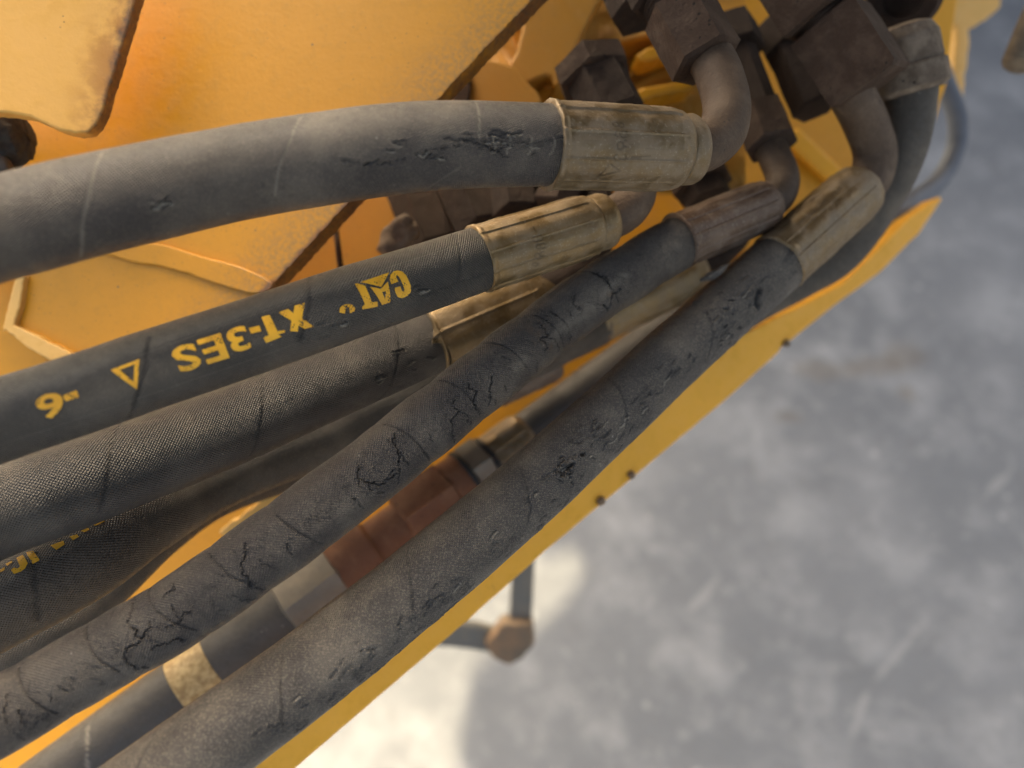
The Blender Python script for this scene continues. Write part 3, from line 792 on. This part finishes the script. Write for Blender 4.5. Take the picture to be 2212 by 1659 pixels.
def glyph_polys(ch, bold=.028):
    cu = bpy.data.curves.new('glyph', 'FONT'); cu.body = ch; cu.offset = bold; cu.resolution_u = 4
    ob = bpy.data.objects.new('glyph', cu); scene.collection.objects.link(ob)
    dg = bpy.context.evaluated_depsgraph_get(); me = bpy.data.meshes.new_from_object(ob.evaluated_get(dg))
    P = np.array([v.co[:2] for v in me.vertices]); P = (P - P.min(0)) / (P.max(0) - P.min(0))
    out = [[tuple(P[i]) for i in p.vertices] for p in me.polygons]
    bpy.data.objects.remove(ob); bpy.data.curves.remove(cu); bpy.data.meshes.remove(me)
    return out
def put(ch, bl, br, tr, tl):
    f = lambda u, v: tuple((1 - u) * (1 - v) * np.array(bl) + u * (1 - v) * np.array(br) + u * v * np.array(tr) + (1 - u) * v * np.array(tl))
    return [[f(*p) for p in poly] for poly in glyph_polys(ch)]
txt = put('S', (1272, 553), (1128, 600), (1180, 752), (1326, 708)) + put('E', (1437, 500), (1292, 545), (1350, 697), (1487, 655)) + put('3', (1582, 449), (1462, 487), (1508, 632), (1628, 594))
txt += [[(1610, 472), (1675, 455), (1685, 490), (1622, 507)]]
six = put('6', (482, 843), (325, 890), (365, 1037), (520, 985)) + [[(498, 877), (572, 848), (582, 890), (510, 912)]]
tri = [[(770, 725), (945, 660), (915, 692), (825, 725)], [(945, 660), (920, 852), (903, 800), (915, 692)], [(920, 852), (770, 725), (825, 725), (903, 800)]]
allp = [k8(p) for p in logo + reg + xt] + [k4(p) for p in txt + six + tri]
part('printed_lettering', decal('printed_lettering', B, allp), M['print'], cB)
kB = lambda p: cp(p, 1014.9, 466.3, .1488)
stB = [kB(p) for p in [[(735, 235), (770, 305)], circ(815, 385, 40, 38), circ(755, 400, 38, 36, 8, .6, 4.6), circ(850, 490, 38, 34), circ(795, 500, 36, 32, 8, 1, 4.6), circ(805, 632, 38, 36), circ(870, 600, 36, 30, 8, 1, 4.9), circ(800, 745, 40, 20)]]
sB = sleeve(hB, W(1032, 561, .203), W(1282, 484, .217), .0092, M['zincB'], 2, strokes=stB)
collar(sB, W(1270, 488, .216), W(1312, 476, .219), .0083, M['zincB'], 2)
elbow(hB, [(1285, 484, .2175), (1340, 462, .221), (1372, 425, .226), (1372, 372, .232), (1350, 310, .238), (1320, 245, .244)], .0062, M['tube'], 4)
nut(hB, (1336, 262, .243), (1285, 162, .25), .0105, M['ironD'], twist=.35, seed=6)
adB = thing('port_adapter', 'brown hexagonal flange nut showing just above the sleeve of the uppermost hose', 'fitting', W(1260, 130, .255), 'fittings on the valve block')
nut(adB, (1290, 182, .250), (1272, 140, .253), .0132, M['iron'], twist=.62, name='adapter_hex', seed=7)

# --- C
RC = .011
hC = thing('hydraulic_hose', 'shiny coarse woven rubber hose lying directly below the lettered hose', 'hose', W(400, 950, .2), HG)
C = Tube(hose_path([(-300, 1232, 108), (-37, 1120, 100), (110, 1066, 97), (249, 1014, 93.5), (493, 921, 86), (703, 830, 81), (935, 729, 75)], RC), RC, ds=.0005, nfront=150)
lumps(C, .00012, 6)
for line in [[(265, 905), (240, 960), (228, 1030), (212, 1105)], [(570, 800), (558, 870), (548, 930), (530, 985)], [(838, 700), (836, 760), (825, 840), (810, 880)]]:
    C.stroke(line, .0005, .0003, bare=.6, soft=True, seed=3)
gouges(C, 14, None, 14, clusters=[(870, 790, 30, 14), (815, 820, 18, 10)], ang=(-.8, 0), lmin=5, lmax=16, dust=.6)
part('rubber_cover', C.mesh('rubber_cover'), M['rubC'], hC)
sleeve(hC, W(928, 732, .2335), W(1160, 633, .247), .0114, M['zincB'], 3, facets=6, lip=1.05)
elbow(hC, [(1150, 637, .2465), (1210, 612, .250), (1260, 575, .256), (1285, 520, .264), (1280, 450, .272)], .0064, M['ironD'], 5)
nut(hC, (1283, 470, .270), (1240, 360, .28), .010, M['ironD'], twist=.3, seed=8)

# --- E and F, behind
RE = .0108
hE = thing('hydraulic_hose', 'dusty rubber hose with half hidden yellow print, tucked under the shiny hose', 'hose', W(400, 1100, .22), HG)
E = Tube(hose_path([(-260, 1462, 98), (-52, 1337, 93), (177, 1214, 88), (304, 1124, 83), (442, 1040, 77), (561, 986, 74.5), (730, 925, 71.5), (900, 860, 68.5), (1100, 775, 64), (1285, 688, 60.5)], RE), RE, ds=.0008, nfront=110)
lumps(E, .0001, 9)
E.stroke([(92, 1190), (93, 1240), (95, 1330)], .0007, .0003, bare=.6, jag=.0002)
cE = part('rubber_cover', E.mesh('rubber_cover'), M['rubE'], hE)
k1 = lambda p: cp(p, 0, 1124.6, .124)
frag = [[(570, 520), (690, 495), (815, 630), (800, 655), (715, 700)], [(420, 610), (520, 560), (600, 640), (630, 690), (600, 770), (520, 830), (420, 860), (360, 800), (400, 760), (470, 775), (510, 740)],
        [(75, 850), (240, 755), (250, 800), (110, 880)], [(245, 705), (345, 655), (360, 680), (280, 740)], [(960, 410), (1150, 345), (1175, 410), (1060, 490)], [(1230, 290), (1340, 265), (1365, 310), (1290, 355)],
        [(1390, 215), (1490, 180), (1510, 215), (1440, 250)], [(1540, 130), (1700, 70), (1710, 120), (1590, 170)], [(0, 1010), (120, 960), (135, 985), (60, 1080), (0, 1130)]]
part('printed_lettering', decal('printed_lettering', E, [k1(p) for p in frag]), M['print'], cE)
sleeve(hE, W(1278, 691, .2845), W(1508, 580, .300), .0102, M['zincB'], 4, facets=6)
elbow(hE, [(1495, 586, .299), (1560, 546, .302), (1600, 490, .305), (1595, 420, .308)], .0055, M['ironD'], 6)
RF = .008
hF = thing('hydraulic_hose', 'dark brown hose half hidden below the dusty print hose at left', 'hose', W(250, 1240, .235), HG)
F = Tube(hose_path([(-260, 1556, 62), (-30, 1424, 60), (110, 1346, 59), (212, 1276, 57), (350, 1146, 54), (480, 1062, 50), (700, 985, 48), (900, 905, 46), (1080, 830, 45)], RF), RF, ds=.001, nfront=70)
part('rubber_cover', F.mesh('rubber_cover'), M['rubE'], hF)
sleeve(hF, W(1070, 834, .2835), W(1200, 775, .29), .0083, M['zincD'], 14, facets=6)

# --- D, cracked hose
RD = .0085
hD = thing('hydraulic_hose', 'badly cracked grey rubber hose crossing the middle of the picture diagonally', 'hose', W(750, 1050, .18), HG)
D = Tube(hose_path([(-260, 1688, 89), (0, 1545, 83), (200, 1430, 80), (405, 1308, 78), (686, 1104, 75.5), (984, 870, 69), (1178, 713, 63), (1300, 625, 61), (1475, 518, 58)], RD), RD, ds=.0003, nfront=230)
lumps(D, .00022, 12)
k7 = lambda p: cp(p, 0, 1106, 1 / 3)
k5 = lambda p: cp(p, 737, 553, 1 / 3)
seams = [k7(p) for p in [[(165, 985), (260, 1130), (440, 1270)], [(595, 725), (700, 870), (850, 985)], [(975, 465), (1080, 590), (1320, 730)], [(1395, 245), (1560, 370), (1690, 430)], [(1815, 10), (1950, 110), (2090, 195)]]]
seams += [k5(p) for p in [[(255, 1110), (400, 1200), (550, 1340)], [(610, 830), (740, 930), (860, 1060)], [(880, 590), (1000, 660), (1130, 780)], [(1180, 430), (1290, 510), (1400, 620)], [(1530, 110), (1640, 200), (1740, 330)]]]
su = [[D.uv(*p) for p in line] for line in seams]
slp = np.median([(l[-1][0] - l[0][0]) / (l[-1][1] - l[0][1]) for l in su])
sc = np.sort([np.mean([p[0] - slp * p[1] for p in l]) for l in su])
sc = np.r_[sc[0] - np.array([4, 3, 2, 1]) * .0175, sc, sc[-1] + np.array([1, 2, 3, 4]) * .0175]
ph = np.interp(D.S - slp * D.V, sc, np.arange(len(sc))); fr = ph - np.floor(ph)
D.h += .00042 * (np.sin(math.pi * fr) ** .6 - .6)        # the rubber swells between the tape marks
for i, line in enumerate(seams): D.stroke(line, .00042, .0003, bare=.75, soft=True, seed=i)
cr7 = [[(1640, 175), (1650, 250), (1625, 310), (1640, 370), (1670, 420), (1660, 440), (1740, 480)], [(890, 545), (930, 600), (915, 660), (930, 700), (1000, 765), (1020, 730), (1060, 700), (1050, 660)],
       [(1000, 765), (1000, 790), (910, 830), (890, 890), (930, 950), (1010, 975)], [(1180, 430), (1190, 470), (1150, 485), (1120, 520)], [(1220, 680), (1215, 600), (1180, 560)], [(1220, 680), (1260, 600), (1310, 590)], [(1220, 680), (1150, 700)],
       [(1060, 840), (1130, 800), (1200, 780), (1250, 800)], [(1730, 270), (1760, 300), (1790, 320)], [(1890, 180), (1905, 220), (1920, 250)], [(130, 1140), (115, 1220), (125, 1320)], [(210, 1230), (225, 1290), (245, 1330)], [(1560, 490), (1600, 520), (1640, 560)], [(1600, 520), (1680, 540)], [(410, 1130), (420, 1170)], [(490, 1090), (530, 1110)]]
cr5 = [[(680, 980), (665, 1010), (705, 1050), (660, 1100), (665, 1180), (700, 1220)], [(705, 1050), (760, 1070), (800, 1115)], [(760, 880), (780, 915), (810, 940), (800, 990), (830, 1040)], [(900, 840), (905, 880), (890, 930), (915, 970), (900, 1010)], [(990, 880), (1010, 915)],
       [(310, 1180), (300, 1240), (330, 1290), (345, 1400), (340, 1490)], [(300, 1240), (270, 1220)], [(330, 1290), (370, 1330), (400, 1380)], [(90, 1390), (85, 1450), (150, 1480), (230, 1500), (330, 1430)], [(150, 1480), (180, 1530), (260, 1540)], [(230, 1500), (270, 1450), (320, 1400)], [(85, 1450), (100, 1510)],
       [(1190, 500), (1230, 540), (1250, 590), (1200, 600), (1260, 650), (1240, 680)], [(1250, 590), (1310, 600), (1360, 650)], [(1330, 450), (1390, 500), (1440, 580)], [(1285, 415), (1330, 450)], [(1460, 300), (1440, 350), (1470, 390)], [(1640, 350), (1680, 380), (1690, 290), (1640, 180), (1580, 150)], [(1690, 290), (1740, 260)], [(1190, 730), (1220, 780)], [(60, 1580), (130, 1640)],
       [(1020, 760), (1010, 740), (960, 720)], [(1870, 110), (1900, 150)], [(1700, 180), (1760, 210)], [(960, 990), (940, 960)], [(660, 1290), (690, 1250)], [(520, 1190), (545, 1230)]]
for i, c in enumerate(cr7): D.stroke(k7(c), .00029 if len(c) > 3 else .00022, .0005 if len(c) > 3 else .0003, bare=.95, jag=.00024, seed=200 + i, lip=.00010)
for i, c in enumerate(cr5): D.stroke(k5(c), .00029 if len(c) > 3 else .00022, .0005 if len(c) > 3 else .0003, bare=.95, jag=.00024, seed=300 + i, lip=.00010)
r = rng(9)
for k in range(420):                                  # fine crazing
    i = r.integers(0, len(D.s)); x, y = D.px[i] + r.uniform(-.7, .7) * D.ex[i], D.py[i] + r.uniform(-.7, .7) * D.ey[i]
    s0, v0 = D.uv(x, y); a = r.normal() * .5 + 1.4; L = r.uniform(.0006, .0032)
    D.stroke([(s0, v0), (s0 + L * math.cos(a), v0 + L * math.sin(a))], .00016, .00016, bare=.5, pix=False, jag=.0003, seed=400 + k)
for pts, w in [([(1105, 800), (1090, 815)], .0026), ([(1175, 742), (1215, 708), (1260, 676)], .0022), ([(1280, 655), (1300, 630), (1325, 610)], .0018)]:
    D.stroke(pts, w, -.00008, dust=.22, jag=.0005, seed=int(w * 1e5))     # pale scuffs
for (x, y, r_) in [(1135, 742, .0030), (1120, 735, .0022), (1295, 650, .0012), (1165, 770, .0014)]:
    s0, v0 = D.uv(x, y); D.att['rust'] = np.maximum(D.att['rust'], .42 * np.clip(1.2 - np.hypot(D.S - s0, D.V - v0) / r_ + .6 * noise2(D.S, D.V, 71, 700), 0, 1))
part('rubber_cover', D.mesh('rubber_cover'), M['rubD'], hD)
sleeve(hD, W(1464, 522, .2325), W(1660, 440, .2475), .0086, M['zincD'], 5, lip=1.04)
elbow(hD, [(1648, 445, .2465), (1680, 424, .250), (1690, 385, .2535), (1674, 340, .257), (1650, 290, .261)], .0056, M['tube'], 7)
nut(hD, (1668, 318, .2575), (1638, 240, .2635), .0092, M['iron'], twist=.45, seed=9)
adD = thing('port_adapter', 'dark brown adapter standing between the elbow tube and the big square block', 'fitting', W(1620, 160, .27), 'fittings on the valve block')
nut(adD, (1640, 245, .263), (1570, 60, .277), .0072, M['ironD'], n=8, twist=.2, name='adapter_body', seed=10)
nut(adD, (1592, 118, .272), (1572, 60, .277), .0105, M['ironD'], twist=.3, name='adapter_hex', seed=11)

# --- G, lowest long hose
RG = .010
hG = thing('hydraulic_hose', 'dusty grey rubber hose lying along the yellow rail, chewed on its lower side', 'hose', W(1000, 1180, .2), HG)
G_ = Tube(hose_path([(0, 1936, 107), (400, 1647, 98), (737, 1395, 89.5), (950, 1222, 84.5), (1137, 1064, 78.5), (1300, 915, 74), (1474, 752, 69.5), (1690, 560, 65.5)], RG), RG, ds=.00045, nfront=180)
lumps(G_, .00014, 15)
k8r = lambda p: cp(p, 737, 1106, 1 / 3)
for line in [k8r([(410, 270), (425, 420), (455, 640)]), k8r([(1165, 10), (1160, 60), (1150, 110)]), k7([(1830, 940), (1830, 1120), (1855, 1380)]), k7([(1000, 1480), (955, 1580), (935, 1659)]), k5([(1690, 840), (1740, 960), (1780, 1110), (1770, 1200)]), k5([(1110, 1430), (1130, 1540), (1155, 1659)]), [(1500, 700), (1512, 740), (1507, 790)], k5([(1300, 1290), (1320, 1330)])]:
    G_.stroke(line, .0005, .0003, bare=.6, soft=True, seed=31)
gouges(G_, 230, None, 21, wmin=.00022, wmax=.0006, clusters=[(1200, 1030, 26, 22), (1290, 955, 30, 24), (1350, 900, 30, 20), (1150, 1110, 30, 18), (1430, 830, 30, 18), (1520, 740, 30, 20), (1600, 660, 25, 18), (1690, 590, 14, 18), (1080, 1185, 40, 14), (1000, 1262, 40, 14), (960, 1300, 40, 12), (900, 1345, 40, 12), (830, 1400, 40, 12), (760, 1450, 40, 10), (700, 1500, 40, 10), (630, 1560, 40, 10)], ang=(-1.15, -.35), lmin=5, lmax=22, depth=.0003, dust=.08)
gouges(G_, 60, None, 22, clusters=[(1245, 970, 30, 30), (1200, 1035, 14, 14), (1560, 720, 60, 40)], ang=(-1.2, .6), lmin=3, lmax=10, depth=.0005, dust=.12)
G_.stroke([(1612, 655), (1606, 668), (1614, 682)], .0012, .0009, bare=.9, jag=.0004, seed=3, lip=.0003)
G_.stroke([(1190, 1040), (1205, 1030), (1215, 1022)], .0009, .0007, bare=.5, jag=.0005, seed=4, lip=.0006)
G_.stroke([(1160, 1140), (1150, 1150)], .0012, .0009, bare=.8, jag=.0004, seed=5, lip=.0003)
cG = part('rubber_cover', G_.mesh('rubber_cover'), M['rubG'], hG)
fl = Tube([W(1512, 606, .232), W(1545, 592, .231), (W(1574, 570, .232))], .0011, ds=.0004, nfront=30, nback=12)
fl.rs = np.interp(fl.s / fl.L, [0, .3, .8, 1], [.3, 1.3, .9, .1])
part('rubber_flap', fl.mesh('rubber_flap'), M['rubG'], cG)
sleeve(hG, W(1678, 570, .2425), W(1862, 406, .258), .0100, M['zinc'], 6, lip=1.02)
elbow(hG, [(1845, 420, .2565), (1880, 384, .258), (1890, 330, .257), (1873, 272, .252), (1848, 220, .246), (1815, 165, .240)], .0071, M['tube'], 8)
nut(hG, (1884, 188, .2375), (1792, 48, .2405), .0152, M['iron'], n=4, twist=-.17, name='square_nut', seed=12, jitter=.00015)
adG = thing('port_adapter', 'big dark brown square fitting block above the lowest hose, touching the top edge', 'fitting', W(1750, 0, .242), 'fittings on the valve block')
neck(adG, (1800, 60, .2395), (1770, 15, .2405), .0098, M['ironD'])
nut(adG, (1786, 39, .2397), (1712, -75, .2425), .0158, M['iron'], n=4, twist=-.17, name='adapter_block', seed=13)
adG2 = thing('port_adapter', 'shadowed brown fitting behind the square block, above the yellow gap', 'fitting', W(1730, 150, .275), 'fittings on the valve block')
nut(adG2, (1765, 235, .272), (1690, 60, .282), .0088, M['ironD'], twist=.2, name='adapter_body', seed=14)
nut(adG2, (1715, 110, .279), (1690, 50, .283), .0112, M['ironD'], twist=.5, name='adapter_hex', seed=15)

# --- P, hose dropping at right behind the lowest hose
RP = .0088
hP = thing('hydraulic_hose', 'brown hose dropping from the capped fitting at right and curving behind the others', 'hose', W(1900, 420, .27), HG)
Pp = Tube([W(*p) for p in [(1962, 150, .256), (1965, 215, .259), (1944, 325, .265), (1888, 440, .272), (1808, 546, .279), (1722, 598, .284), (1600, 668, .290), (1450, 780, .298)]], RP, ds=.0008, nfront=90)
lumps(Pp, .0001, 18)
part('rubber_cover', Pp.mesh('rubber_cover'), M['rubP'], hP)
t = lathe_tube(W(1945, 55, .252), W(1968, 203, .2565), .0116, [(0, .5), (.05, .8), (.2, .96), (.55, 1.), (.58, .96), (.62, 1.06), (.93, 1.08), (1., .9)], ds=.0005, nfront=110)
t.h += .0002 * noise2(t.S, t.V, 5, 300)
part('end_cap', t.mesh('end_cap'), M['ironL'], hP)
ring = thing('pipe_fitting', 'round brown pipe end with dark bore at top right edge', 'fitting', W(1960, -20, .26), 'fittings on the valve block')
t = lathe_tube(W(1990, -60, .285), W(1950, -6, .262), .0125, [(0, 1), (.8, 1), (.93, 1.03), (1, .92)], ds=.0006, nfront=90)
pipe = part('pipe', t.mesh('pipe'), M['iron'], ring)
t = lathe_tube(W(1949.5, -5, .2615), W(1956, -12, .266), .0115, [(0, 1.0), (.02, .6), (.5, .55), (1, .0)], ds=.0006, nfront=90)
part('bore', t.mesh('bore'), M['ironD'], pipe)

# --- H, hose with inline fittings, behind
L0, L1 = W(100, 1712, .240), W(1400, 748, .318)
ts = np.linspace(-.3, 1.2, 3000); HX = project(L0 + (L1 - L0) * ts[:, None])[0]
def Hp(x): return L0 + (L1 - L0) * np.interp(x, HX, ts)
hH = thing('hydraulic_hose', 'dark hose line with inline rusty and grey couplings seen between the two lowest hoses', 'hose', Hp(700), HG)
def seg(name, x0, x1, R, mat, prof=None, **kw):
    t = lathe_tube(Hp(x0), Hp(x1), R, prof or [(0, .93), (.04, 1), (.96, 1), (1, .93)], ds=.0007, nfront=90, **kw)
    part(name, t.mesh(name), mat, hH); return t
t = Tube([Hp(-120), Hp(398)], .0120, ds=.0008, nfront=110, straight=True); t.stroke([(205, 1560), (212, 1590), (217, 1640)], .0009, .0002, dust=.35, soft=True)
part('rubber_cover', t.mesh('rubber_cover'), M['rubH'], hH)
seg('cream_band', 396, 476, .0121, M['cream'])
t = Tube([Hp(474), Hp(628)], .0119, ds=.0008, nfront=110, straight=True); part('rubber_cover', t.mesh('rubber_cover'), M['rubH'], hH)
def hx(name, x0, x1, R, mat, twist, seed): part(name, prism(name, Hp(x0), Hp(x1), R, 6, twist, .12, .0001, seed), mat, hH)
hx('grey_nut', 622, 738, .0148, M['grey'], .42, 20)
seg('coupling_body', 734, 815, .0128, M['copper'], [(0, 1), (.9, 1), (1, .8)])
seg('coupling_neck', 812, 890, .0104, M['copper'])
hx('coupling_hex', 876, 978, .0140, M['copper'], .40, 21)
seg('coupling_collar', 976, 1010, .0122, M['copper'])
seg('seal_ring', 1008, 1016, .0128, M['black'])
hx('end_nut', 1014, 1056, .0135, M['grey'], .40, 22)
seg('seal_ring', 1054, 1064, .0116, M['black'])
t = lathe_tube(Hp(1062), Hp(1140), .0108, [(0, .95), (.04, 1), (.9, 1), (1, .9)], ds=.0006, facets=7, seed=3, flat=.03); part('crimp_sleeve', t.mesh('crimp_sleeve'), M['zinc'], hH)
t = Tube([Hp(1136), Hp(1300), Hp(1420), Hp(1600)], .0098, ds=.001, nfront=80, straight=True); part('rubber_cover', t.mesh('rubber_cover'), M['rubH'], hH)

# ------------------------------------------------------------------ fittings in the dark gap above the lettered hose
q = thing('port_adapter', 'dark brown nut in the shadow between the two uppermost hoses', 'fitting', W(1020, 450, .27), 'fittings on the valve block')
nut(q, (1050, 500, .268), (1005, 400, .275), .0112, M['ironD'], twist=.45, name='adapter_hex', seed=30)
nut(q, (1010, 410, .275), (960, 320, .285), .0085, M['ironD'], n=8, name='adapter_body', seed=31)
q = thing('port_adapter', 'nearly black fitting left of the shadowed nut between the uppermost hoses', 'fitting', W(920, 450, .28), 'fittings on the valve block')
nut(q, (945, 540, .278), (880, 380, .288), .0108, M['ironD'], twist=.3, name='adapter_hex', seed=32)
q = thing('port_adapter', 'brown fitting lying flat under the sleeve of the uppermost hose', 'fitting', W(1160, 420, .255), 'fittings on the valve block')
nut(q, (1120, 470, .262), (1105, 380, .270), .0095, M['ironD'], twist=.3, name='adapter_hex', seed=33)
nut(q, (1190, 455, .258), (1225, 370, .265), .0080, M['iron'], twist=.5, name='adapter_body', seed=34)
q = thing('port_adapter', 'small brown fitting below the bend of the uppermost elbow tube', 'fitting', W(1500, 400, .275), 'fittings on the valve block')
nut(q, (1535, 440, .272), (1470, 300, .285), .0088, M['ironD'], twist=.3, name='adapter_body', seed=35)
nut(q, (1520, 408, .275), (1490, 345, .281), .0115, M['iron'], twist=.4, name='adapter_hex', seed=36)
t = Tube([W(722, 420, .27), W(723, 480, .27), W(730, 530, .268), (W(738, 600, .268))], .0011, ds=.001, nfront=24, nback=10)
single('thin_rod', t.mesh('thin_rod'), M['iron'], 'thin brown wire rod behind the cover plate edge', 'rod')
t = Tube([W(840, 560, .262), W(862, 505, .262), W(895, 478, .263)], .0052, ds=.0008, nfront=50, nback=20)
t.h += .0012 * noise2(t.S, t.V, 61, 260); t.rs = np.interp(t.s / t.L, [0, .1, .9, 1], [.2, 1, .9, .1])
single('clamp_block', t.mesh('clamp_block'), M['ironL'], 'grey dusty lump beside the dark nuts between the uppermost hoses', 'clamp')

# blue grey loop and threaded rod at right
t = Tube([W(*p) for p in [(2020, 120, .37), (2045, 190, .372), (2068, 250, .375), (2066, 320, .378), (2030, 390, .375), (1970, 435, .365), (1900, 478, .35), (1800, 560, .335)]], .0048, ds=.001, nfront=40)
single('thin_hose', t.mesh('thin_hose'), M['bluegrey'], 'thin blue grey hose looping at the far right behind the brown hose', 'hose')
t = Tube([W(2290, -60, .30), W(2240, 40, .298), W(2196, 146, .296)], .0058, ds=.0002, nfront=60, nback=20)
t.h += .0003 * np.sin(t.S * 2 * math.pi / .0011 + t.TH); t.rs = np.interp(t.s / t.L, [0, .95, .985, 1], [1, 1, .85, .02])
single('threaded_rod', t.mesh('threaded_rod'), M['thread'], 'blunt end of a dull threaded rod at the right edge', 'rod')

# step bar below the rail
st = thing('step_bracket', 'dark metal bar bent at a rusty corner, hanging below the yellow rail', 'step', W(1110, 1380, .52))
plU = Plane((1100, 1200, .50), (1150, 1200, .50), (1120, 1400, .52))
part('upright_bar', plate('upright_bar', plU, [(1112, 1120), (1160, 1120), (1148, 1370), (1098, 1366), (1106, 1230)], .010), M['step'], st, bevel=.002)
plV = Plane((900, 1370, .50), (1100, 1400, .52), (1000, 1300, .51))
part('cross_bar', plate('cross_bar', plV, [(860, 1345), (980, 1342), (1060, 1352), (1100, 1372), (1100, 1420), (1040, 1408), (960, 1398), (860, 1400)], .012, smooth=1), M['step'], st, bevel=.003)
plX = Plane((1060, 1360, .508), (1150, 1360, .508), (1100, 1430, .512))
part('rusty_corner', plate('rusty_corner', plX, [(1048, 1392), (1080, 1350), (1150, 1346), (1158, 1394), (1118, 1434), (1088, 1437), (1062, 1420)], .016, rough=1.5, step=14, seed=4), M['steprust'], st, bevel=.003)
